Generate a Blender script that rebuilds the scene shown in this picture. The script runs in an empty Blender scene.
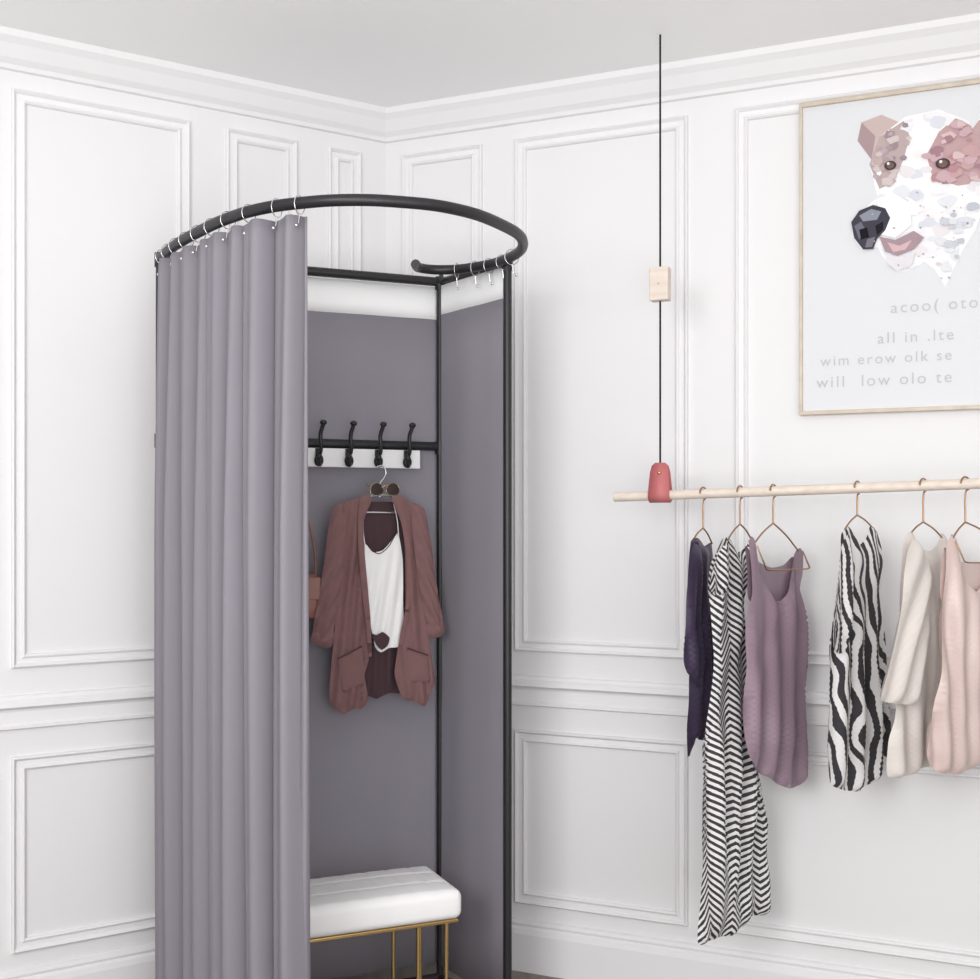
import bpy, bmesh, math, random, bisect
from mathutils import Vector, Matrix, noise
from mathutils.geometry import delaunay_2d_cdt
random.seed(4)
sc = bpy.context.scene
sc.view_settings.view_transform = 'Standard'
sc.view_settings.look = 'None'
H = 1.32   # eye height; room heights below are absolute metres

# ------------------------------------------------------------ materials
def lin(c):
    r = []
    for v in c:
        v = v/255
        r.append(v/12.92 if v <= .04045 else ((v+.055)/1.055)**2.4)
    return (*r, 1)

def mat(name, rgb, rough=.6, metal=0, spec=.5, nscale=0, namt=.06, bump=0, bscale=200, sheen=0, coat=0):
    m = bpy.data.materials.new(name); m.use_nodes = True
    nt = m.node_tree; b = nt.nodes['Principled BSDF']
    b.inputs['Base Color'].default_value = lin(rgb)
    b.inputs['Roughness'].default_value = rough
    b.inputs['Metallic'].default_value = metal
    b.inputs['Specular IOR Level'].default_value = spec
    if sheen: b.inputs['Sheen Weight'].default_value = sheen
    if coat: b.inputs['Coat Weight'].default_value = coat
    if nscale or bump:
        tc = nt.nodes.new('ShaderNodeTexCoord')
    if nscale:
        n = nt.nodes.new('ShaderNodeTexNoise'); n.inputs['Scale'].default_value = nscale
        n.inputs['Detail'].default_value = 4
        nt.links.new(tc.outputs['Object'], n.inputs['Vector'])
        mx = nt.nodes.new('ShaderNodeMixRGB')
        c = lin(rgb)
        mx.inputs[1].default_value = (*[v*(1-namt) for v in c[:3]], 1)
        mx.inputs[2].default_value = (*[min(1, v*(1+namt)) for v in c[:3]], 1)
        nt.links.new(n.outputs['Fac'], mx.inputs[0])
        nt.links.new(mx.outputs[0], b.inputs['Base Color'])
    if bump:
        n2 = nt.nodes.new('ShaderNodeTexNoise'); n2.inputs['Scale'].default_value = bscale
        nt.links.new(tc.outputs['Object'], n2.inputs['Vector'])
        bp = nt.nodes.new('ShaderNodeBump'); bp.inputs['Strength'].default_value = bump
        bp.inputs['Distance'].default_value = .002
        nt.links.new(n2.outputs['Fac'], bp.inputs['Height'])
        nt.links.new(bp.outputs[0], b.inputs['Normal'])
    return m

M = {}
M['wall'] = mat('wall_paint', (234, 233, 234), .75, spec=.2, nscale=1.5, namt=.012)
M['trim'] = mat('trim_paint', (236, 235, 236), .6, spec=.3, nscale=3, namt=.01)
M['ceil'] = mat('ceiling_paint', (253, 253, 253), .9, spec=.1, nscale=2, namt=.005)
M['black'] = mat('black_powder_coat', (34, 33, 36), .42, bump=.1, bscale=400)
M['curtain'] = mat('grey_mauve_fabric', (139, 135, 143), .85, spec=.2, nscale=6, namt=.03, bump=.3, bscale=900)
M['panel'] = mat('grey_mauve_panel_fabric', (148, 144, 153), .88, spec=.15, nscale=5, namt=.03, bump=.3, bscale=900)
M['header'] = mat('white_header_fabric', (252, 252, 252), .85, nscale=8, namt=.005)
M['chrome'] = mat('chrome', (225, 225, 228), .2, metal=1, nscale=5, namt=.02)
M['whitewood'] = mat('white_lacquer', (240, 240, 240), .4, nscale=4, namt=.01)
M['cardigan'] = mat('mauve_brown_knit', (131, 99, 99), .9, spec=.15, nscale=40, namt=.12, bump=.6, bscale=350)
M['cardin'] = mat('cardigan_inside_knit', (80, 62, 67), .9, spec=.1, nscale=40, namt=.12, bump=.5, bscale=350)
M['cami'] = mat('white_satin', (246, 245, 245), .5, nscale=10, namt=.02)
M['leather_b'] = mat('brown_leather', (138, 94, 86), .45, nscale=30, namt=.1, bump=.3, bscale=200)
M['leather_r'] = mat('coral_leather', (188, 106, 108), .55, nscale=30, namt=.06, bump=.3, bscale=250)
M['gold'] = mat('brass', (222, 190, 130), .25, metal=1, nscale=5, namt=.03)
M['copper'] = mat('rose_gold_wire', (168, 132, 102), .3, metal=1, nscale=5, namt=.03)
M['cushion'] = mat('white_velvet', (245, 244, 244), .8, nscale=15, namt=.02, bump=.2, bscale=500)
M['navy'] = mat('dark_plum_satin', (68, 57, 80), .34, nscale=12, namt=.2)
M['mauve'] = mat('mauve_satin', (148, 126, 139), .33, nscale=14, namt=.06)
M['beige'] = mat('champagne_satin', (214, 206, 200), .34, nscale=10, namt=.03)
M['pink'] = mat('blush_satin', (206, 185, 179), .30, nscale=10, namt=.04)
M['cord'] = mat('black_cord', (20, 18, 20), .8, nscale=50, namt=.1)
M['lens'] = mat('dark_lens', (48, 34, 34), .35, spec=.3, nscale=4, namt=.05)
M['paper'] = mat('poster_paper', (222, 223, 226), .7, nscale=3, namt=.015)
M['postertext'] = mat('poster_ink_grey', (194, 196, 200), .8, nscale=60, namt=.05)

def wood(name, a, b_, scale=(1, 1, 12)):
    m = bpy.data.materials.new(name); m.use_nodes = True
    nt = m.node_tree; b = nt.nodes['Principled BSDF']; b.inputs['Roughness'].default_value = .5
    tc = nt.nodes.new('ShaderNodeTexCoord'); mp = nt.nodes.new('ShaderNodeMapping')
    mp.inputs['Scale'].default_value = scale
    n = nt.nodes.new('ShaderNodeTexNoise'); n.inputs['Scale'].default_value = 4; n.inputs['Detail'].default_value = 6
    r = nt.nodes.new('ShaderNodeValToRGB')
    r.color_ramp.elements[0].position = .3; r.color_ramp.elements[1].position = .7
    r.color_ramp.elements[0].color = lin(a); r.color_ramp.elements[1].color = lin(b_)
    nt.links.new(tc.outputs['Object'], mp.inputs[0]); nt.links.new(mp.outputs[0], n.inputs['Vector'])
    nt.links.new(n.outputs['Fac'], r.inputs[0]); nt.links.new(r.outputs[0], b.inputs['Base Color'])
    return m
M['maple'] = wood('pale_maple', (212, 198, 184), (228, 216, 204), (1, 20, 20))
M['framewood'] = wood('poster_frame_oak', (196, 182, 164), (214, 201, 185), (6, 6, 6))
M['floor'] = wood('floor_wood', (120, 112, 108), (146, 138, 132), (8, 1, 1))

def stripe_mat(name, kind):
    m = bpy.data.materials.new(name); m.use_nodes = True
    nt = m.node_tree; b = nt.nodes['Principled BSDF']; b.inputs['Roughness'].default_value = .7
    tc = nt.nodes.new('ShaderNodeTexCoord')
    def mth(op, a, c=None, v=None):
        n = nt.nodes.new('ShaderNodeMath'); n.operation = op
        nt.links.new(a, n.inputs[0])
        if c is not None: nt.links.new(c, n.inputs[1])
        if v is not None: n.inputs[1].default_value = v
        return n.outputs[0]
    sx = nt.nodes.new('ShaderNodeSeparateXYZ'); nt.links.new(tc.outputs['Object'], sx.inputs[0])
    ns = nt.nodes.new('ShaderNodeTexNoise'); nt.links.new(tc.outputs['Object'], ns.inputs['Vector'])
    if kind == 'chevron':
        ns.inputs['Scale'].default_value = 3
        xx = mth('ADD', sx.outputs[0], mth('MULTIPLY', ns.outputs['Fac'], v=.03))
        fx = mth('FRACT', mth('MULTIPLY', xx, v=1/.098))
        tri = mth('ABSOLUTE', mth('SUBTRACT', fx, v=.5))
        z = mth('MULTIPLY', sx.outputs[2], v=1/.0170)
        s = mth('FRACT', mth('ADD', z, mth('MULTIPLY', tri, v=5.6)))
    else:
        mp = nt.nodes.new('ShaderNodeMapping'); mp.inputs['Scale'].default_value = (1, 0, 1)
        nt.links.new(tc.outputs['Object'], mp.inputs[0]); nt.links.new(mp.outputs[0], ns.inputs['Vector'])
        ns.inputs['Scale'].default_value = 7; ns.inputs['Detail'].default_value = 1
        x = mth('MULTIPLY', sx.outputs[0], v=1/.030)
        z = mth('MULTIPLY', sx.outputs[2], v=5.0)
        s = mth('FRACT', mth('ADD', mth('ADD', x, z), mth('MULTIPLY', ns.outputs['Fac'], v=4.5)))
    g = mth('GREATER_THAN', s, v=.5)
    mx = nt.nodes.new('ShaderNodeMixRGB'); nt.links.new(g, mx.inputs[0])
    mx.inputs[1].default_value = lin((50, 48, 52)); mx.inputs[2].default_value = lin((228, 226, 226))
    nt.links.new(mx.outputs[0], b.inputs['Base Color'])
    return m
M['chevron'] = stripe_mat('chevron_print', 'chevron')
M['zebra'] = stripe_mat('zebra_print', 'zebra')

# ------------------------------------------------------------ helpers
def link(o, parent=None):
    sc.collection.objects.link(o)
    if parent: o.parent = parent
    return o
def empty(name, loc=(0, 0, 0), rz=0):
    e = bpy.data.objects.new(name, None); e.location = loc; e.rotation_euler = (0, 0, rz)
    e.empty_display_size = .1
    return link(e)
def mesh(name, vs, fs, m, parent=None, smooth=False, loc=None, rz=0):
    me = bpy.data.meshes.new(name); me.from_pydata([tuple(v) for v in vs], [], fs); me.update()
    if m: me.materials.append(m)
    if smooth:
        for p in me.polygons: p.use_smooth = True
    o = bpy.data.objects.new(name, me)
    if loc: o.location = loc
    o.rotation_euler = (0, 0, rz)
    return link(o, parent)
def box(name, c, s, m, parent=None, bev=.002, rz=0):
    bm = bmesh.new(); bmesh.ops.create_cube(bm, size=1)
    for v in bm.verts: v.co = Vector((v.co.x*s[0], v.co.y*s[1], v.co.z*s[2]))
    if bev: bmesh.ops.bevel(bm, geom=bm.edges[:], offset=bev, segments=3, affect='EDGES', profile=.5)
    me = bpy.data.meshes.new(name); bm.to_mesh(me); bm.free(); me.materials.append(m)
    for p in me.polygons: p.use_smooth = bev > .004
    o = bpy.data.objects.new(name, me); o.location = c; o.rotation_euler = (0, 0, rz)
    return link(o, parent)
def tube(name, pts, r, m, parent=None, cyclic=False, smoothpath=False):
    cu = bpy.data.curves.new(name, 'CURVE'); cu.dimensions = '3D'; cu.bevel_depth = r
    cu.bevel_resolution = 4; cu.use_fill_caps = True; cu.resolution_u = 8
    if smoothpath:
        sp = cu.splines.new('BEZIER'); sp.bezier_points.add(len(pts)-1)
        for b, p in zip(sp.bezier_points, pts):
            b.co = p; b.handle_left_type = b.handle_right_type = 'AUTO'
    else:
        sp = cu.splines.new('POLY'); sp.points.add(len(pts)-1)
        for b, p in zip(sp.points, pts): b.co = (*p, 1)
    sp.use_cyclic_u = cyclic
    cu.materials.append(m)
    tmp = bpy.data.objects.new(name, cu); link(tmp)
    bpy.context.view_layer.update()
    me = bpy.data.meshes.new_from_object(tmp.evaluated_get(bpy.context.evaluated_depsgraph_get()))
    bpy.data.objects.remove(tmp)
    me.name = name
    if not me.materials: me.materials.append(m)
    for p in me.polygons: p.use_smooth = True
    return link(bpy.data.objects.new(name, me), parent)
def ball(name, c, r, m, parent=None, s=(1, 1, 1)):
    bm = bmesh.new(); bmesh.ops.create_uvsphere(bm, u_segments=20, v_segments=12, radius=r)
    for v in bm.verts: v.co = Vector((v.co.x*s[0], v.co.y*s[1], v.co.z*s[2]))
    me = bpy.data.meshes.new(name); bm.to_mesh(me); bm.free(); me.materials.append(m)
    for p in me.polygons: p.use_smooth = True
    o = bpy.data.objects.new(name, me); o.location = c
    return link(o, parent)

# ------------------------------------------------------------ room shell
K = Vector((-.322, 3.715, 0))
LD = Vector((-.8376, -.5463, 0)).normalized(); LN = Vector((.5463, -.8376, 0)).normalized()
RD = Vector((.913, -.407, 0)).normalized(); RN = Vector((-.407, -.913, 0)).normalized()
CEIL = H+1.25
def wall(name, D, N, L):
    a = K; b = K+D*L
    vs = []
    for p in (a, b, b-N*.12, a-N*.12):
        vs += [(p.x, p.y, 0), (p.x, p.y, CEIL)]
    fs = [(0, 2, 3, 1), (2, 4, 5, 3), (4, 6, 7, 5), (6, 0, 1, 7), (0, 6, 4, 2), (1, 3, 5, 7)]
    mesh(name, vs, fs, M['wall'])
wall('wall_left', LD, LN, 3.8); wall('wall_right', RD, RN, 4.0)
mesh('floor', [(-4.2, -1.5, 0), (4.2, -1.5, 0), (4.2, 4.2, 0), (-4.2, 4.2, 0), (-4.2, -1.5, -.05), (4.2, -1.5, -.05), (4.2, 4.2, -.05), (-4.2, 4.2, -.05)],
     [(0, 1, 2, 3), (7, 6, 5, 4), (0, 4, 5, 1), (1, 5, 6, 2), (2, 6, 7, 3), (3, 7, 4, 0)], M['floor'])
mesh('ceiling', [(-4.2, -1.5, CEIL), (4.2, -1.5, CEIL), (4.2, 4.2, CEIL), (-4.2, 4.2, CEIL), (-4.2, -1.5, CEIL+.05), (4.2, -1.5, CEIL+.05), (4.2, 4.2, CEIL+.05), (-4.2, 4.2, CEIL+.05)],
     [(3, 2, 1, 0), (4, 5, 6, 7), (0, 1, 5, 4), (1, 2, 6, 5), (2, 3, 7, 6), (3, 0, 4, 7)], M['ceil'])
PROF = [(0, 0), (.001, .011), (.005, .015), (.009, .011), (.012, .005), (.024, .005), (.027, .010), (.031, .012), (.035, .008), (.036, 0)]
tn = [0]
def frame(D, N, u0, u1, z0, z1):
    vs = []; fs = []
    for off, h in PROF:
        for (u, z) in ((u0+off, z0+off), (u1-off, z0+off), (u1-off, z1-off), (u0+off, z1-off)):
            p = K+D*u+N*h; vs.append((p.x, p.y, z))
    for i in range(len(PROF)-1):
        for j in range(4):
            k = (j+1) % 4
            fs.append((i*4+j, i*4+k, (i+1)*4+k, (i+1)*4+j))
    tn[0] += 1
    mesh('trim_%d' % tn[0], vs, fs, M['trim'])
MIT = math.tan((math.pi-math.acos(max(-1, min(1, LD.dot(RD)))))/2)
def strip(name, D, N, L, prof):
    vs = []; fs = []
    for (h, z) in prof:
        for u in (h*MIT, L):
            p = K+D*u+N*h; vs.append((p.x, p.y, z))
    for i in range(len(prof)-1): fs.append((2*i, 2*i+1, 2*i+3, 2*i+2))
    mesh(name, vs, fs, M['trim'])
def zz(r): return H+r
rail = [(0, zz(-.455)), (.010, zz(-.458)), (.014, zz(-.466)), (.024, zz(-.472)), (.026, zz(-.484)), (.012, zz(-.492)), (.009, zz(-.498)), (.009, zz(-.528)), (.015, zz(-.533)), (.015, zz(-.541)), (0, zz(-.546))]
base = [(0, zz(-1.17)), (.010, zz(-1.173)), (.014, zz(-1.182)), (.010, zz(-1.190)), (.018, zz(-1.196)), (.022, zz(-1.21)), (.022, .0)]
corn = [(0, CEIL-.085), (.012, CEIL-.083), (.016, CEIL-.072), (.03, CEIL-.06), (.05, CEIL-.03), (.065, CEIL-.016), (.07, CEIL-.0)]
for side, D, N, L in (('left', LD, LN, 3.8), ('right', RD, RN, 4.0)):
    strip('baseboard_'+side, D, N, L, base)
    tn[0] += 1; strip('trim_%d' % tn[0], D, N, L, rail)
    tn[0] += 1; strip('trim_%d' % tn[0], D, N, L, corn)
ZU0, ZU1, ZL0, ZL1 = zz(-.385), zz(1.12), zz(-1.125), zz(-.615)
for u0, u1 in ((.09, .20), (.30, .52), (.625, 1.10), (1.205, 1.95), (2.05, 3.4)):
    frame(LD, LN, u0, u1, ZU0, ZU1); frame(LD, LN, u0, u1, ZL0, ZL1)
for u0, u1 in ((.06, .33), (.435, .955), (1.085, 2.15), (2.28, 3.6)):
    frame(RD, RN, u0, u1, ZU0, ZU1); frame(RD, RN, u0, u1, ZL0, ZL1)

# ------------------------------------------------------------ changing booth frame
A = Vector((-.858, 3.12, 0)); B = Vector((-.143, 3.43, 0)); C = Vector((.046, 3.16, 0))
ZT = H+.68
booth = empty('changing_room_stand')
def v(p, z): return (p.x, p.y, z)
ringxy = [(-.858, 3.12), (-.788, 2.985), (-.690, 2.835), (-.590, 2.705), (-.503, 2.624), (-.407, 2.574), (-.297, 2.55), (-.193, 2.565), (-.087, 2.615), (.023, 2.757), (.080, 2.93), (.046, 3.12), (-.04, 3.225), (-.13, 3.262), (-.19, 3.235), (-.198, 3.19)]
tube('curtain_rail_ring', [(x, y, ZT) for x, y in ringxy], .0132, M['black'], booth, smoothpath=True)
tube('post_left', [v(A, .012), v(A, ZT)], .011, M['black'], booth)
tube('post_corner', [v(B, .012), v(B, ZT+.008)], .010, M['black'], booth)
tube('post_right', [v(C, .012), v(C, ZT)], .0115, M['black'], booth)
tube('top_bar_back', [v(A, ZT), v(B, ZT)], .013, M['black'], booth)
tube('top_bar_side', [v(B, ZT), v(C, ZT)], .010, M['black'], booth)
tube('middle_bar', [v(A, H+.21), v(B, H+.21)], .0125, M['black'], booth)
tube('base_bar_back', [v(A, .014), v(B, .014)], .012, M['black'], booth)
tube('base_bar_side', [v(B, .014), v(C, .014)], .012, M['black'], booth)
AB = (B-A).normalized()
tube('ring_bracket', [(-.13, 3.262, ZT), (B.x, B.y, ZT)], .006, M['black'], booth)
for nm, P in (('foot_1', A), ('foot_2', B), ('foot_3', C)):
    tube(nm, [(P.x, P.y, 0), (P.x, P.y, .012)], .026, M['black'], booth)
for nm, P, z in (('joint_1', A, ZT), ('joint_2', B, ZT), ('joint_3', C, ZT), ('joint_4', B, H+.21), ('joint_5', A, H+.21)):
    tube(nm, [(P.x, P.y, z-.022), (P.x, P.y, z+.014)], .0145, M['black'], booth)

def panel(name, P, Q, off, ztop, amp, waves):
    d = (Q-P); L = d.length; d.normalize(); n = Vector((-d.y, d.x, 0))
    root = empty(name)
    nu = 90
    zs = [.05+(ztop-.05)*k/10 for k in range(11)]
    def build(nm, zl, m):
        vs = []; fs = []
        for z in zl:
            for i in range(nu+1):
                t = i/nu
                o = off+amp*math.sin(t*waves*2*math.pi+.6*math.sin(z*2))
                p = P+d*(L*t)+n*o; vs.append((p.x, p.y, z))
        for k in range(len(zl)-1):
            for i in range(nu):
                a = k*(nu+1)+i; fs.append((a, a+1, a+nu+2, a+nu+1))
        o = mesh(nm, vs, fs, m, root, True)
        s = o.modifiers.new('s', 'SOLIDIFY'); s.thickness = .002
    build('fabric', zs, M['panel'])
    build('header_band', [ztop, ztop+.03, ZT-.012], M['header'])
    return root
panel('curtain', A+AB*.02, B-AB*.004, .018, H+.575, .0012, 4)
BC = (C-B).normalized()
panel('curtain', B+BC*.012, C-BC*.012, -.004, H+.585, .0010, 2)

def dens(pts, n):
    out = []
    P = [Vector((x, y, 0)) for x, y in pts]
    for i in range(len(P)-1):
        p0 = P[max(i-1, 0)]; p1 = P[i]; p2 = P[i+1]; p3 = P[min(i+2, len(P)-1)]
        for k in range(n):
            t = k/n
            out.append(.5*((2*p1)+(-p0+p2)*t+(2*p0-5*p1+4*p2-p3)*t*t+(-p0+3*p1-3*p2+p3)*t**3))
    out.append(P[-1]); return out
path = dens(ringxy[:6]+[(-.392, 2.570)], 60)
cum = [0]
for i in range(1, len(path)): cum.append(cum[-1]+(path[i]-path[i-1]).length)
TL = cum[-1]
def at(s):
    s = max(0, min(TL, s))
    i = min(max(bisect.bisect_left(cum, s), 1), len(cum)-1)
    t = (s-cum[i-1])/max(1e-9, cum[i]-cum[i-1])
    p = path[i-1].lerp(path[i], t); d = (path[i]-path[i-1]).normalized()
    return p, Vector((d.y, -d.x, 0))
NF = 9.25; EX = .9
nu = 640; nz = 44
vs = []; fs = []
ztop = ZT-.030; zbot = .03
for k in range(nz+1):
    g = k/nz; z = ztop+(zbot-ztop)*g
    for i in range(nu+1):
        t = .045+.955*i/nu
        ph = 2*math.pi*NF*(t**EX+.006*math.sin(9*t+2.0*g)+.003*math.sin(3*g))
        w = .85+.35*math.sin(7*t+1)
        amp = (.022+.011*min(1, g*3))*w*(1-.55*max(0, (t-.93)/.07))*min(1, .2+t*4.5)
        o = amp*(math.sin(ph+.75*math.sin(ph)))+.006*math.sin(ph*.5+3*g)*min(1, t*5)+.002*math.sin(ph*3+g*4)
        p, n = at(TL*(t+.016*math.cos(ph)*min(1, t*8, (1-t)*10)))
        p = p+n*(-o)
        vs.append((p.x, p.y, z+(.003*math.cos(ph) if k == 0 else 0)))
for k in range(nz):
    for i in range(nu):
        a = k*(nu+1)+i; fs.append((a, a+1, a+nu+2, a+nu+1))
cur = empty('curtain')
o = mesh('fabric', vs, fs, M['curtain'], cur, True)
s = o.modifiers.new('s', 'SOLIDIFY'); s.thickness = .002
def ring_at(nm, p, n, par, r=.019):
    pts = []
    for k in range(20):
        a = 2*math.pi*k/20
        q = p+n*(math.cos(a)*r); pts.append((q.x, q.y, ZT-.004+math.sin(a)*r*1.05))
    tube(nm, pts, .0012, M['chrome'], par, cyclic=True)
    tube(nm+'_pin', [(p.x, p.y, ZT-.023), (p.x+n.x*.004, p.y+n.y*.004, ZT-.045)], .0016, M['chrome'], par)
    ball(nm+'_eyelet', (p.x+n.x*.012, p.y+n.y*.012, ZT-.050), .0040, M['chrome'], par)
for i in range(10):
    p, n = at(TL*(.03+.97*((i+.35)/NF)**(1/EX))) if i < 9 else at(TL*.975)
    ring_at('hook_%d' % (i+1), p, n, cur)
c2 = bpy.data.objects['curtain.001']
path2 = dens([(.080, 2.93), (.046, 3.12), (-.04, 3.225), (-.13, 3.262)], 20)
for i, k in enumerate((16, 24, 32, 40, 50)):
    p = path2[k]; d = (path2[min(k+1, len(path2)-1)]-path2[k-1]).normalized()
    ring_at('hook_%d' % (i+1), p, Vector((d.y, -d.x, 0)), c2)

# ------------------------------------------------------------ hook rack on the middle bar
rz = math.atan2(AB.y, AB.x)
nb = Vector((AB.y, -AB.x, 0))     # toward the viewer
rc = A+AB*.43+nb*.020
rack = empty('coat_hook_rack', (rc.x, rc.y, H+.170), rz)
box('board', (0, 0, 0), (.56, .014, .052), M['whitewood'], rack, .003)
for i in range(6):
    x = -.184+i*.0845
    box('hook_plate_%d' % i, (x, -.010, .002), (.018, .006, .046), M['black'], rack, .002)
    tube('hook_upper_%d' % i, [(x, -.012, .012), (x, -.026, .012), (x, -.036, .03), (x-.003, -.040, .06), (x+.002, -.050, .088)], .0056, M['black'], rack, smoothpath=True)
    ball('hook_knob_%d' % i, (x+.002, -.051, .092), .0095, M['black'], rack, (1, 1, .8))
    tube('hook_lower_%d' % i, [(x, -.012, -.004), (x, -.022, -.018), (x-.006, -.036, -.018), (x-.010, -.044, -.002)], .0055, M['black'], rack, smoothpath=True)
    ball('hook_tip_%d' % i, (x-.010, -.045, .001), .0085, M['black'], rack)
    ball('hook_boss_%d' % i, (x, -.014, -.008), .013, M['black'], rack, (1, .6, 1.3))

# ------------------------------------------------------------ cloth pattern builder
def cloth(name, outline, org, S, F, m, parent, T=.012, amp=.006, wl=12, y0=0, both=True, seed=0, grow=120, h=2.5, skew=0, D=7, rnd=.6):
    """flat pattern -> cloth with folds; 1 pattern unit = 1/S m"""
    pts = []
    n = len(outline)
    for i in range(n):
        a = Vector(outline[i-1]); b = Vector(outline[i]); c = Vector(outline[(i+1) % n]); d = Vector(outline[(i+2) % n])
        m_ = max(1, int((c-b).length/h))
        for k in range(m_):
            t = k/m_
            cr = .5*((2*b)+(-a+c)*t+(2*a-5*b+4*c-d)*t*t+(-a+3*b-3*c+d)*t**3)
            pts.append(b.lerp(c, t).lerp(cr, rnd))
    N = len(pts)
    xs = [p.x for p in pts]; ys = [p.y for p in pts]
    def inside(x, y):
        r = False; j = N-1
        for i in range(N):
            if (pts[i].y > y) != (pts[j].y > y) and x < (pts[j].x-pts[i].x)*(y-pts[i].y)/(pts[j].y-pts[i].y)+pts[i].x: r = not r
            j = i
        return r
    def bd(x, y):
        best = 1e9
        for i in range(N):
            a = pts[i-1]; b = pts[i]
            ax, ay = b.x-a.x, b.y-a.y; L = ax*ax+ay*ay
            t = 0 if L < 1e-9 else max(0, min(1, ((x-a.x)*ax+(y-a.y)*ay)/L))
            d = (x-a.x-ax*t)**2+(y-a.y-ay*t)**2
            if d < best: best = d
        return math.sqrt(best)
    allp = [Vector((p.x, p.y)) for p in pts]
    row = 0
    y = min(ys)
    while y < max(ys):
        x = min(xs)+(h/2 if row % 2 else 0)
        while x < max(xs):
            if inside(x, y) and bd(x, y) > h*.6: allp.append(Vector((x, y)))
            x += h
        y += h*.87*1.3; row += 1
    V, E, FC, *_ = delaunay_2d_cdt(allp, [], [list(range(N))], 1, 1e-4)
    top = min(ys); vs = []
    for p in V:
        d = bd(p.x, p.y)
        g = min(1, .3+(p.y-top)/grow)
        nz_ = noise.noise(Vector((p.x/45+seed, p.y/170, seed)))
        nz2 = noise.noise(Vector((p.x/60+seed, p.y/120, seed+20)))
        ph = 2*math.pi*(p.x+skew*(p.y-top))/wl+2.2*nz_+seed
        f = amp*g*(math.sin(ph+.55*math.sin(ph))*(.75+.8*nz2)+.5*noise.noise(Vector((p.x/18, p.y/90, seed+7))))
        # soft drag folds running diagonally
        f += amp*.35*noise.noise(Vector(((p.x+p.y*.35)/15, (p.y-p.x*.5)/70, seed+3)))
        f *= min(1, .35+d/6)
        vs.append((p.x, p.y, d, f))
    out = []; faces = []
    def emit(sign):
        base_ = len(out)
        for (x, y, d, f) in vs:
            bl = T*(1-math.exp(-d/D))
            out.append(((x-org[0])/(S*F), y0+sign*bl-f, -(y-org[1])/S))
        for fc in FC:
            q = [base_+i for i in fc]
            faces.append(tuple(q) if sign > 0 else tuple(reversed(q)))
    emit(-1)
    if both: emit(1)
    o = mesh(name, out, faces, m, parent, True)
    if not both:
        s = o.modifiers.new('s', 'SOLIDIFY'); s.thickness = .0015
    return o

def hanger(root, S, F, org, apex, lft, rgt, hooktop, mt, bar=None, r=.0021, flip=1):
    def q(x, y, yy=0): return ((x-org[0])/(S*F), yy, -(y-org[1])/S)
    R = .0165
    pts = [q(*apex)]
    zt = -(apex[1]-org[1])/S
    pts.append((pts[0][0], 0, zt+.02))
    c = hooktop
    pts += [(pts[0][0], 0, c-R-.012)]
    for k in range(9):
        a = math.radians(-80+k*32)
        pts.append((pts[0][0]+flip*R*math.cos(a)*1.0, 0, c+R*math.sin(a)))
    tube('hook', pts, r, mt, root, smoothpath=True)
    tube('arm_1', [q(*apex), q((apex[0]+lft[0])/2, (apex[1]+lft[1])/2-2), q(*lft)], r, mt, root, smoothpath=True)
    tube('arm_2', [q(*apex), q((apex[0]+rgt[0])/2, (apex[1]+rgt[1])/2-2), q(*rgt)], r, mt, root, smoothpath=True)
    if bar: tube('bar', [q(*lft, -.012), q(lft[0]+1, bar-1, -.034), q(lft[0]+4, bar, -.036), q(rgt[0]-4, bar+1, -.036), q(rgt[0]-1, bar, -.034), q(*rgt, -.012)], r*.9, mt, root)

# ------------------------------------------------------------ cardigan
S, F = 367, .954
cl = (-.3, 3.268, H+.109); org = (380, 480)
hg = empty('clothes_hanger', cl, rz)
def q(x, y, yy=0): return ((x-org[0])/(S*F), yy, -(y-org[1])/S)
tube('hook', [q(380, 497), q(380, 484), q(384, 478), q(386, 472), q(382, 466), q(377, 467)], .002, M['chrome'], hg, smoothpath=True)
tube('arms', [q(338, 512), q(350, 504), q(366, 498), q(380, 495), q(396, 498), q(408, 504), q(416, 511)], .004, M['chrome'], hg, smoothpath=True)
tube('bar', [q(340, 512), q(415, 513)], .003, M['chrome'], hg)
cg = empty('cardigan', cl, rz)
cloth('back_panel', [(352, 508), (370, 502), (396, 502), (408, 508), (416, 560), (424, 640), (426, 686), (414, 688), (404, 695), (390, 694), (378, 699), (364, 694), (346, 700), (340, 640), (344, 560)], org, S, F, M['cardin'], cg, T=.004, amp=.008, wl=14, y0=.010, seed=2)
cloth('front_left', [(366, 496), (358, 498), (342, 503), (336, 512), (335, 545), (337, 590), (333, 640), (329, 688), (332, 703), (343, 711), (352, 706), (360, 707), (367, 697), (363, 674), (368, 655), (366, 620), (362, 585), (360, 552), (358, 522)], org, S, F, M['cardigan'], cg, T=.008, amp=.012, wl=13, y0=-.014, seed=5, D=5, skew=.10)
cloth('front_right', [(392, 496), (400, 498), (412, 503), (419, 512), (422, 545), (423, 590), (428, 640), (434, 680), (431, 692), (424, 708), (412, 702), (402, 700), (396, 686), (393, 672), (398, 640), (404, 610), (404, 580), (403, 550), (400, 522)], org, S, F, M['cardigan'], cg, T=.008, amp=.012, wl=13, y0=-.014, seed=9, D=5, skew=-.10)
cloth('sleeve_left', [(342, 503), (332, 509), (327, 532), (324, 560), (319, 590), (314, 618), (313, 634), (322, 641), (330, 636), (336, 612), (341, 580), (345, 545), (346, 518)], org, S, F, M['cardigan'], cg, T=.016, amp=.010, wl=9, y0=-.018, seed=3, skew=.5)
cloth('sleeve_right', [(412, 503), (423, 509), (428, 532), (432, 560), (436, 590), (441, 615), (441, 630), (434, 636), (427, 630), (421, 605), (416, 575), (412, 545), (410, 518)], org, S, F, M['cardigan'], cg, T=.016, amp=.010, wl=9, y0=-.018, seed=4, skew=-.5)
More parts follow.
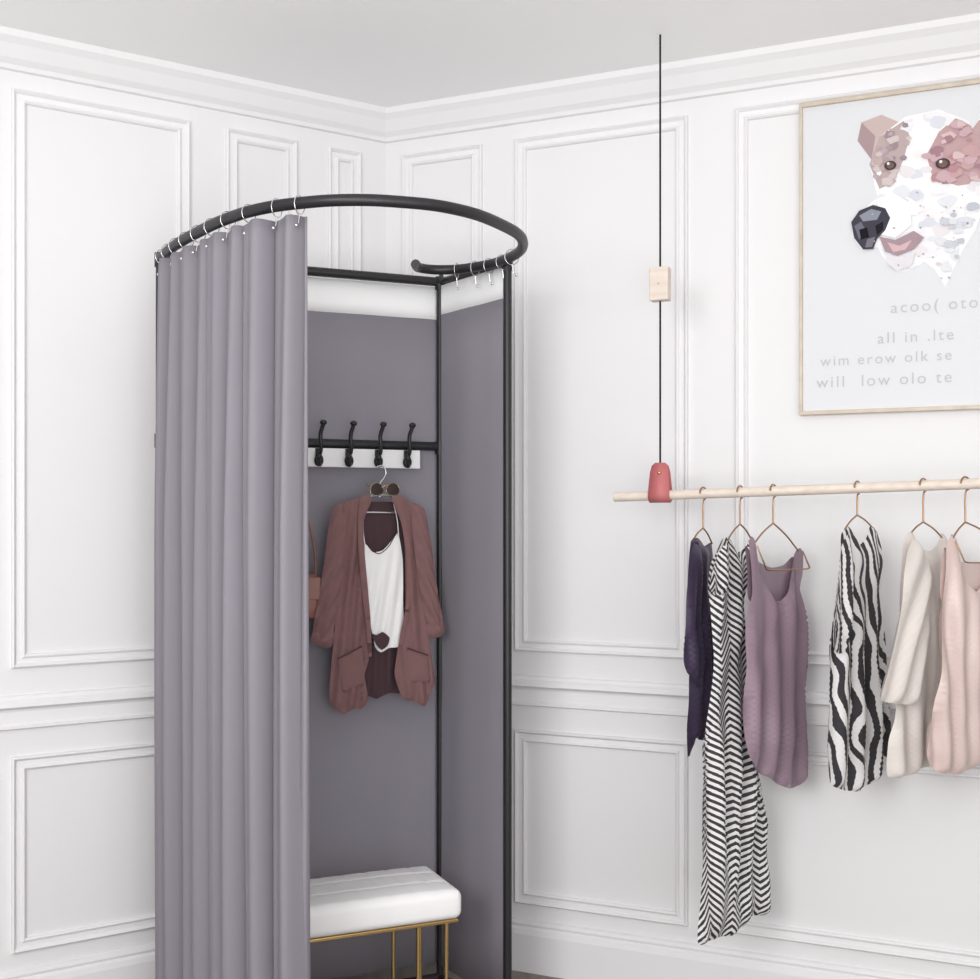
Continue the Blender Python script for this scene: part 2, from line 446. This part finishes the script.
cloth('cuff_left', [(314, 625), (311, 637), (317, 642), (328, 645), (332, 641), (333, 629), (322, 630)], org, S, F, M['cardigan'], cg, T=.020, amp=.001, wl=14, y0=-.018, seed=3)
cloth('cuff_right', [(425, 623), (425, 635), (431, 640), (440, 638), (444, 632), (441, 618), (432, 625)], org, S, F, M['cardigan'], cg, T=.020, amp=.001, wl=14, y0=-.018, seed=3)
cloth('collar_left', [(366, 495), (358, 497), (355, 520), (356, 552), (359, 588), (363, 620), (366, 655), (369, 655), (368, 620), (365, 585), (362, 552), (361, 522), (369, 500)], org, S, F, M['cardigan'], cg, T=.006, amp=.001, wl=20, y0=-.026, seed=3, h=2.5, D=3)
cloth('collar_right', [(392, 495), (401, 497), (404, 520), (408, 552), (409, 585), (406, 615), (400, 645), (396, 642), (402, 612), (404, 585), (403, 552), (398, 522), (389, 500)], org, S, F, M['cardigan'], cg, T=.006, amp=.001, wl=20, y0=-.026, seed=3, h=2.5, D=3)
cloth('pocket_left', [(336, 655), (359, 644), (362, 680), (341, 688)], org, S, F, M['cardigan'], cg, T=.004, amp=.001, wl=20, y0=-.027, seed=1, rnd=.1, D=2)
cloth('pocket_right', [(404, 648), (425, 656), (427, 683), (407, 681)], org, S, F, M['cardigan'], cg, T=.004, amp=.001, wl=20, y0=-.027, seed=1, rnd=.1, D=2)
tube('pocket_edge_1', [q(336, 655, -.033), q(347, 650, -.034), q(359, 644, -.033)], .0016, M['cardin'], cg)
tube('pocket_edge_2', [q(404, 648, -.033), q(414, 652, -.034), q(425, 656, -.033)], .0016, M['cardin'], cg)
cm = empty('camisole', cl, rz)
cloth('body', [(361, 546), (365, 544), (372, 552), (382, 550), (391, 540), (397, 533), (402, 560), (402, 600), (404, 638), (398, 647), (388, 648), (380, 652), (374, 646), (370, 625), (366, 600), (361, 575)], org, S, F, M['cami'], cm, T=.005, amp=.006, wl=12, y0=-.010, seed=6, skew=.15)
tube('strap_1', [q(364, 549, -.016), q(362, 525, -.012), q(366, 504, -.008)], .0014, M['cami'], cm, smoothpath=True)
tube('strap_2', [q(397, 537, -.016), q(396, 520, -.012), q(393, 504, -.008)], .0014, M['cami'], cm, smoothpath=True)
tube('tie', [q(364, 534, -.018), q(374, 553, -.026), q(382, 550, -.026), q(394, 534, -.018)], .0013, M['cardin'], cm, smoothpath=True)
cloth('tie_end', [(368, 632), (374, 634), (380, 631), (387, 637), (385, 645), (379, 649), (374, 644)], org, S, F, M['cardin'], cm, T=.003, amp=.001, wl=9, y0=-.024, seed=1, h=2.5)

sg = empty('sunglasses', (cl[0], cl[1]-.016, cl[2]), rz)
for i, cx in enumerate((376, 392)):
    c = q(cx, 490, -.012)
    pts = [(c[0]+.0185*math.cos(a), c[1], c[2]+.0165*math.sin(a)-(.002*math.cos(2*a))) for a in [2*math.pi*k/24 for k in range(24)]]
    tube('rim_%d' % i, pts, .0009, M['gold'], sg, cyclic=True)
    mesh('lens_%d' % i, [(x, y-.001, z) for x, y, z in pts]+[(c[0], c[1]-.003, c[2])], [(k, (k+1) % 24, 24) for k in range(24)], M['lens'], sg, True)
tube('bridge', [q(381, 488, -.012), q(384, 486, -.015), q(387, 488, -.012)], .0013, M['gold'], sg, smoothpath=True)
tube('temple_1', [q(370, 487, -.012), q(369, 486, .01), q(373, 483, .05)], .0013, M['gold'], sg)
tube('temple_2', [q(398, 487, -.012), q(399, 486, .01), q(396, 483, .05)], .0013, M['gold'], sg)

# ------------------------------------------------------------ handbag
hb = empty('handbag', (-.520, 3.185, H-.20), rz)
def bagsec(w, d, z): return [(w*math.copysign(abs(math.cos(a))**.6, math.cos(a)), d*math.copysign(abs(math.sin(a))**.6, math.sin(a)), z) for a in [2*math.pi*k/28 for k in range(28)]]
secs = [(.066, .022, -.062), (.074, .028, -.056), (.078, .030, -.03), (.076, .028, .0), (.070, .022, .03), (.064, .014, .05), (.060, .008, .056)]
vs = []; fs = []
for w, d, z in secs: vs += bagsec(w, d, z)
for i in range(len(secs)-1):
    for k in range(28): fs.append((i*28+k, i*28+(k+1) % 28, (i+1)*28+(k+1) % 28, (i+1)*28+k))
fs.append(tuple(range(27, -1, -1))); fs.append(tuple((len(secs)-1)*28+k for k in range(28)))
mesh('body', vs, fs, M['leather_b'], hb, True)
box('flap', (0, -.026, .018), (.13, .006, .06), M['leather_b'], hb, .0028)
ball('clasp', (0, -.031, -.004), .007, M['gold'], hb)
tube('strap', [(-.06, 0, .045), (-.055, -.004, .12), (-.03, -.01, .22), (0, -.015, .335), (.03, -.01, .22), (.055, -.004, .12), (.06, 0, .045)], .0035, M['leather_b'], hb, smoothpath=True)

# ------------------------------------------------------------ bench
fr = Vector((-.066, 3.0, 0)); L, Dp = .50, .25
bc = fr-AB*(L/2)-nb*(Dp/2)
bench = empty('upholstered_bench', (bc.x, bc.y, 0), rz)
seat_b, seat_t = H-.998, H-.925
bm = bmesh.new()
bmesh.ops.create_cube(bm, size=1)
for vv in bm.verts: vv.co = Vector((vv.co.x*L, vv.co.y*Dp, vv.co.z*(seat_t-seat_b)))
bmesh.ops.bevel(bm, geom=bm.edges[:], offset=.020, segments=5, affect='EDGES', profile=.5)
bmesh.ops.subdivide_edges(bm, edges=[e_ for e_ in bm.edges if e_.calc_length() > .1], cuts=50, use_grid_fill=True)
for vv in bm.verts:
    x, y, z = vv.co
    if z > 0:
        fx = abs(((x+.25)/.0625) % 1-.5)*2; fy = abs(((y+.125)/.0833) % 1-.5)*2
        t = max(fx, fy)**10
        dome = .008*(1-(2*x/L)**4)*(1-(2*y/Dp)**4)
        if abs(x) < L/2-.01 and abs(y) < Dp/2-.01: vv.co.z += dome-.004*t
me = bpy.data.meshes.new('cushion'); bm.to_mesh(me); bm.free(); me.materials.append(M['cushion'])
for p in me.polygons: p.use_smooth = True
o = bpy.data.objects.new('cushion', me); o.location = (0, 0, (seat_b+seat_t)/2); link(o, bench)
for i in range(1, 8):
    for j in range(1, 3):
        ball('button_%d_%d' % (i, j), (-.25+.0625*i, -.125+.0833*j, seat_t+.002), .005, M['cushion'], bench, (1, 1, .5))
box('seat_rail', (0, 0, seat_b-.005), (L-.02, Dp-.02, .009), M['gold'], bench, .002)
for sy in (-1, 1):
    for sx_ in (-1, 1):
        x0 = sx_*(L/2-.035)
        for k, dx in enumerate((0, -.075*sx_)):
            tube('leg_%d_%d_%d' % (sx_, sy, k), [(x0+dx, sy*(Dp/2-.03), seat_b-.006), (x0+dx, sy*(Dp/2-.03), .006)], .0055, M['gold'], bench)
        tube('leg_foot_%d_%d' % (sx_, sy), [(x0, sy*(Dp/2-.03), .006), (x0-.075*sx_, sy*(Dp/2-.03), .006)], .0055, M['gold'], bench)

# ------------------------------------------------------------ hanging rod with clothes
KR = Vector((-.428, 3.478, 0))
def rodp(u, dz=0):
    p = KR+RD*u; return Vector((p.x, p.y, H+.060+.0278*(u-.827)+dz))
rod = empty('hanging_clothes_rod')
tube('dowel', [rodp(.827), rodp(2.25)], .0125, M['maple'], rod)
tube('dowel_cap', [rodp(.825), rodp(.829)], .0118, M['framewood'], rod)
rzr = math.atan2(RD.y, RD.x)
for i, u in enumerate((.9487, 2.12)):
    p = rodp(u)
    prof = [(-.003, .084), (-.004, .076), (-.006, .06), (-.015, .018), (-.0165, 0), (-.012, -.012), (0, -.0175), (.012, -.012), (.0165, 0), (.015, .018), (.006, .06), (.004, .076), (.003, .084)]
    hw = [.012, .021, .025, .027, .028, .028, .028, .028, .028, .027, .025, .021, .012]
    vs = []
    for (y, z), w in zip(prof, hw): vs += [(-w, y, z), (w, y, z)]
    o = mesh('leather_loop_%d' % i, vs, [(2*k, 2*k+1, 2*k+3, 2*k+2) for k in range(len(prof)-1)], M['leather_r'], rod, True, p, rzr)
    s = o.modifiers.new('s', 'SOLIDIFY'); s.thickness = .003; s.offset = 0
    nrm = Vector((RD.y, -RD.x, 0))
    pp = p+nrm*.009+Vector((0, 0, .058))
    ball('stud_%d' % i, pp, .005, M['gold'], rod)
    tube('cord_%d' % i, [(p.x, p.y, p.z+.07), (p.x, p.y, CEIL)], .0026, M['cord'], rod)
    box('wood_block_%d' % i, (p.x, p.y, H+.607), (.050, .034, .086), M['maple'], rod, .003, rzr)
    ball('block_pin_%d' % i, (p.x+nrm.x*.017, p.y+nrm.y*.017, H+.607), .003, M['framewood'], rod)

def setup(px, ax):
    a = Vector((ax[0], ax[1], 0)).normalized()
    t = (px-490)/1200
    u = (t*3.478+.428)/(.913+.407*t)
    p = rodp(u); S = 1200/p.y; F = (a.x-t*a.y)
    return p, S, F, math.atan2(a.y, a.x)
def garment(name, px, outs, m, ax=(.65, .76), **kw):
    p, S, F, rg = setup(px, ax)
    oy = 520-S*(p.z-H)
    e = empty(name, p, rg)
    for i, (nm, o, opt) in enumerate(outs):
        k = dict(kw); k.update(opt)
        cloth(nm, o, (px, oy), S, F, k.pop('m', m), e, **k)
    return e
def hang(px, apex, lft, rgt, bar=None, flip=1, ax=(.65, .76)):
    p, S, F, rg = setup(px, ax); oy = 520-S*(p.z-H)
    e = empty('clothes_hanger', p, rg)
    hanger(e, S, F, (px, oy), apex, lft, rgt, .0, M['copper'], bar, flip=flip)

garment('satin_blouse', 703, [('body', [(691, 541), (698, 538), (704, 546), (711, 543), (713, 560), (711, 600), (715, 650), (716, 690), (712, 728), (702, 740), (695, 736), (690, 752), (687, 752), (687, 720), (689, 695), (690, 640), (688, 590)], {}),
    ('sleeve', [(691, 541), (684, 552), (681, 590), (680, 620), (677, 655), (681, 668), (693, 684), (697, 660), (694, 620), (696, 570)], dict(y0=-.02))], M['navy'], T=.016, amp=.014, wl=9, seed=1)
hang(703, (703, 528), (692, 542), (712, 544))
garment('striped_maxi_dress', 740, [('body', [(722, 540), (728, 536), (737, 552), (745, 548), (750, 536), (754, 541), (753, 560), (748, 580), (745, 605), (747, 640), (747, 690), (752, 740), (760, 800), (768, 865), (773, 916), (766, 927), (750, 922), (735, 931), (718, 926), (700, 922), (702, 880), (706, 830), (709, 780), (708, 740), (711, 700), (714, 650), (712, 605), (710, 585), (713, 560)], {}),
    ('sleeve', [(722, 540), (714, 548), (708, 565), (703, 584), (709, 592), (718, 590), (722, 570)], dict(y0=-.02))], M['chevron'], T=.014, amp=.018, wl=15, seed=3)
hang(740, (740, 524), (727, 541), (752, 541))
TANKB = dict(y0=.012, T=.003, amp=.002)
garment('tank_top', 773, [('body', [(749, 541), (752, 536), (755, 540), (758, 558), (764, 580), (772, 598), (780, 603), (787, 592), (793, 570), (797, 553), (801, 549), (804, 556), (803, 575), (801, 592), (805, 620), (806, 650), (804, 690), (803, 715), (805, 745), (808, 770), (805, 788), (795, 796), (784, 791), (773, 780), (760, 768), (749, 748), (745, 705), (748, 665), (747, 630), (749, 605), (752, 590), (751, 565)], {}),
    ('back', [(750, 545), (756, 552), (764, 562), (776, 568), (788, 566), (797, 558), (801, 560), (799, 600), (755, 600), (752, 570)], TANKB)], M['mauve'], T=.014, amp=.019, wl=17, seed=6)
hang(773, (773, 523), (753, 545), (799, 552), bar=569)
garment('zebra_print_top', 857, [('body', [(841, 534), (848, 526), (853, 533), (860, 545), (866, 538), (870, 526), (878, 532), (883, 560), (881, 600), (885, 650), (886, 700), (889, 740), (886, 776), (874, 784), (861, 792), (846, 786), (832, 774), (829, 740), (832, 690), (832, 650), (836, 610), (840, 575)], {}),
    ('sleeve', [(841, 534), (835, 545), (832, 580), (828, 615), (827, 643), (836, 648), (844, 620), (846, 570)], dict(y0=-.02))], M['zebra'], T=.014, amp=.014, wl=15, seed=8)
hang(857, (857, 515), (843, 532), (876, 532))
A5 = (.76, .65); A6 = (.86, .51)
garment('long_sleeve_blouse', 923, [('body', [(904, 538), (912, 532), (919, 548), (929, 551), (937, 546), (942, 534), (947, 540), (949, 570), (947, 620), (944, 690), (942, 762), (925, 768), (908, 772), (890, 768), (890, 735), (896, 700), (901, 650), (901, 590)], {}),
    ('sleeve', [(904, 538), (897, 550), (892, 590), (886, 630), (879, 662), (872, 688), (885, 695), (903, 699), (911, 690), (912, 665), (917, 630), (919, 590), (916, 556)], dict(y0=-.028, skew=.3))], M['beige'], ax=A5, T=.014, amp=.014, wl=18, seed=10)
hang(923, (923, 522), (908, 537), (944, 540), ax=A5)
garment('satin_vest_top', 965, [('body', [(947, 545), (952, 534), (956, 540), (960, 560), (967, 582), (976, 592), (985, 582), (991, 558), (995, 534), (999, 545), (1000, 600), (1003, 650), (1003, 700), (1007, 766), (994, 772), (980, 766), (960, 773), (938, 768), (927, 750), (934, 710), (941, 655), (943, 610), (946, 575)], {}),
    ('back', [(948, 548), (956, 556), (970, 564), (984, 564), (996, 552), (998, 600), (946, 600)], TANKB)], M['pink'], ax=A6, T=.014, amp=.015, wl=17, seed=12)
hang(965, (965, 522), (951, 541), (996, 541), bar=562, ax=A6)

# ------------------------------------------------------------ framed dog poster
t = (803-490)/1200; PU = (t*K.y-K.x)/(RD.x-t*RD.y)
pb = K+RD*PU+RN*.006
poster = empty('framed_dog_poster', (pb.x, pb.y, H+.283), rzr)
PW, PH = .60, .815
mesh('paper', [(0, -.008, 0), (PW, -.008, 0), (PW, -.008, PH), (0, -.008, PH)], [(0, 1, 2, 3)], M['paper'], poster)
box('backing', (PW/2, -.001, PH/2), (PW, .006, PH), M['framewood'], poster, 0)
for nm, c, s_ in (('frame_bottom', (PW/2, -.008, .0), (PW+.014, .020, .010)), ('frame_top', (PW/2, -.008, PH), (PW+.014, .020, .010)),
                  ('frame_left', (-.002, -.008, PH/2), (.008, .020, PH)), ('frame_right', (PW+.002, -.008, PH/2), (.008, .020, PH))):
    box(nm, c, s_, M['framewood'], poster, .0015)
lay = [0]
ink = {}
def art(pts, rgb):
    lay[0] += 1
    key = tuple(rgb)
    if key not in ink: ink[key] = mat('poster_ink_%d' % len(ink), rgb, .8, spec=.1, nscale=25, namt=.05)
    vs = []
    for x, y in pts:
        a = (x-803)/402; b = (414-y-(x-803)*.040)/385
        vs.append((a, -.0085-.00004*lay[0], b))
    mesh('print_%d' % lay[0], vs, [tuple(range(len(vs)))], ink[key], poster)
W = (242, 242, 244)
HEAD = [(872,165),(882,138),(908,120),(940,116),(968,130),(982,160),(986,200),(975,235),(962,256),(946,290),(936,272),(926,264),(914,272),(900,274),(888,262),(880,248),(864,250),(854,236),(856,220),(868,208),(880,198)]
art([(962,150),(978,130),(1000,134),(1012,160),(1006,198),(988,214),(978,195),(970,175)],(192,164,164))
art([(978,130),(1000,134),(1012,160),(990,160)],(170,140,144))
art([(970,175),(990,160),(1006,198),(988,214)],(210,188,186))
art([(874,160),(860,140),(864,122),(884,116),(903,126),(900,150)],(200,180,176))
art([(874,160),(860,140),(864,122),(878,137)],(172,148,150))
art(HEAD, W)
LP = [(872,165),(882,138),(906,124),(912,140),(906,162),(896,184),(882,190)]
RP = [(928,160),(940,138),(956,126),(970,134),(982,160),(984,190),(958,192),(934,182)]
art(LP, (188,170,170)); art(RP, (194,162,164))
def inpoly(x, y, P):
    r = False; j = len(P)-1
    for i in range(len(P)):
        if (P[i][1] > y) != (P[j][1] > y) and x < (P[j][0]-P[i][0])*(y-P[i][1])/(P[j][1]-P[i][1])+P[i][0]: r = not r
        j = i
    return r
rnd = random.Random(11)
def strokes(region, n, cols, smin, smax, avoid=()):
    x0 = min(p[0] for p in region); x1 = max(p[0] for p in region); y0 = min(p[1] for p in region); y1 = max(p[1] for p in region)
    k = 0
    while k < n:
        x = rnd.uniform(x0, x1); y = rnd.uniform(y0, y1)
        if not inpoly(x, y, region) or any(inpoly(x, y, P) for P in avoid): continue
        a0 = rnd.uniform(0, 6.28); s1 = rnd.uniform(smin, smax)
        pts = []
        for j in range(9):
            a = a0+j*.698+rnd.uniform(-.15, .15); rr = s1*rnd.uniform(.65, 1.05)
            px_, py_ = x+rr*math.cos(a), y+rr*math.sin(a)*.7
            if inpoly(px_, py_, HEAD): pts.append((px_, py_))
        if len(pts) >= 3: art(pts, rnd.choice(cols))
        k += 1
strokes(HEAD, 75, [(246,246,247),(236,236,239),(226,228,233),(240,237,238),(231,226,229),(216,219,226)], 5, 11, (LP, RP))
strokes(LP, 30, [(174,152,154),(190,170,168),(158,140,146),(208,194,192),(184,168,176)], 3, 8)
strokes(RP, 40, [(184,140,146),(198,162,164),(166,130,140),(214,190,190),(202,172,178)], 3, 9)
strokes([(940,225),(975,212),(962,252),(946,286),(936,266)], 20, [(202,205,212),(190,194,203),(216,204,208),(224,224,228)], 3, 7)
art([(880,200),(896,196),(912,206),(914,228),(898,240),(884,236)],(246,246,247))
art([(882,238),(898,242),(916,234),(926,241),(916,252),(900,258),(888,253)],(168,146,152))
art([(890,244),(902,248),(914,243),(908,252),(896,254)],(212,180,184))
art([(890,256),(904,260),(918,254),(914,268),(900,273),(890,265)],(226,222,226))
art([(854,222),(862,211),(876,206),(888,210),(893,220),(888,232),(880,240),(876,250),(866,250),(857,238)],(70,68,78))
art([(862,216),(874,210),(884,213),(880,221),(866,222)],(140,145,158))
art([(857,226),(864,222),(868,230),(862,240)],(110,110,124))
art([(870,240),(878,238),(875,248),(868,248)],(120,118,130))
art([(862,230),(870,228),(872,238),(864,240)],(32,30,36))
art([(878,227),(886,223),(886,231),(880,237)],(36,34,40))
def ell(cx,cy,rx,ry,n=18): return [(cx+rx*math.cos(2*math.pi*k/n),cy+ry*math.sin(2*math.pi*k/n)) for k in range(n)]
art(ell(893,168,6.0,4.6),(74,64,70)); art(ell(893,168,3.6,3.2),(120,96,88)); art(ell(891,166,1.4,1.4),(240,240,240))
art(ell(944,170,7,5.2),(74,64,70)); art(ell(944,170,4.4,3.8),(120,96,88)); art(ell(942,168,1.5,1.5),(240,240,240))
for k in range(30):
    x=rnd.uniform(868,978); y=rnd.uniform(195,282)
    if y>255 and not(900<x<955): continue
    r=rnd.uniform(.7,1.5)
    art([(x-r,y),(x,y-r*.8),(x+r,y+r*.2),(x,y+r)],rnd.choice([(170,170,180),(204,176,180),(150,152,162)]))
def txt(s, x, y, size, sp=1.25):
    cu = bpy.data.curves.new('t', 'FONT'); cu.body = s; cu.size = size; cu.space_character = sp
    cu.extrude = .0002
    o = bpy.data.objects.new('t', cu); link(o); bpy.context.view_layer.update()
    me = bpy.data.meshes.new_from_object(o.evaluated_get(bpy.context.evaluated_depsgraph_get()))
    bpy.data.objects.remove(o)
    me.materials.clear(); me.materials.append(M['postertext'])
    oo = bpy.data.objects.new('lettering', me); oo.rotation_euler = (math.pi/2, 0, 0)
    oo.location = ((x-803)/402, -.0092, (414-y-(x-803)*.04)/385)
    link(oo, poster)
txt('acoo( oto', 893, 314, .042)
txt('all in .lte', 880, 344, .040)
txt('wim erow olk se', 822, 366, .038)
txt('will  low olo te', 818, 388, .042)

# ------------------------------------------------------------ lights, world, camera
w = bpy.data.worlds.new('world'); sc.world = w; w.use_nodes = True
w.node_tree.nodes['Background'].inputs[0].default_value = (.985, .992, 1, 1)
w.node_tree.nodes['Background'].inputs[1].default_value = .66
def area(name, loc, tgt, size, power):
    l = bpy.data.lights.new(name, 'AREA'); l.energy = power; l.size = size; l.color = (1, .997, .993)
    o = bpy.data.objects.new(name, l); o.location = loc
    o.rotation_euler = (Vector(tgt)-Vector(loc)).to_track_quat('-Z', 'Y').to_euler()
    link(o)
area('added_key_softbox', (-1.4, -.6, 2.1), (0, 3.3, 1.0), 1.3, 58)  # added key light behind the camera; the room has no window here
area('added_fill_light', (1.2, -.9, 1.0), (.1, 3.3, 1.5), 2.0, 23)  # added soft fill from behind the camera, not a lamp of the room
area('added_ceiling_fill', (0, .3, 1.4), (0, 1.7, CEIL), 1.3, 28)  # added unseen light aimed up to whiten the ceiling, no fixture there

cam = bpy.data.cameras.new('camera'); cam.lens = 36*1200/980; cam.sensor_width = 36
cam.shift_y = 30.5/980
co = bpy.data.objects.new('camera', cam); co.location = (0, 0, H); co.rotation_euler = (math.pi/2, 0, 0)
link(co); sc.camera = co
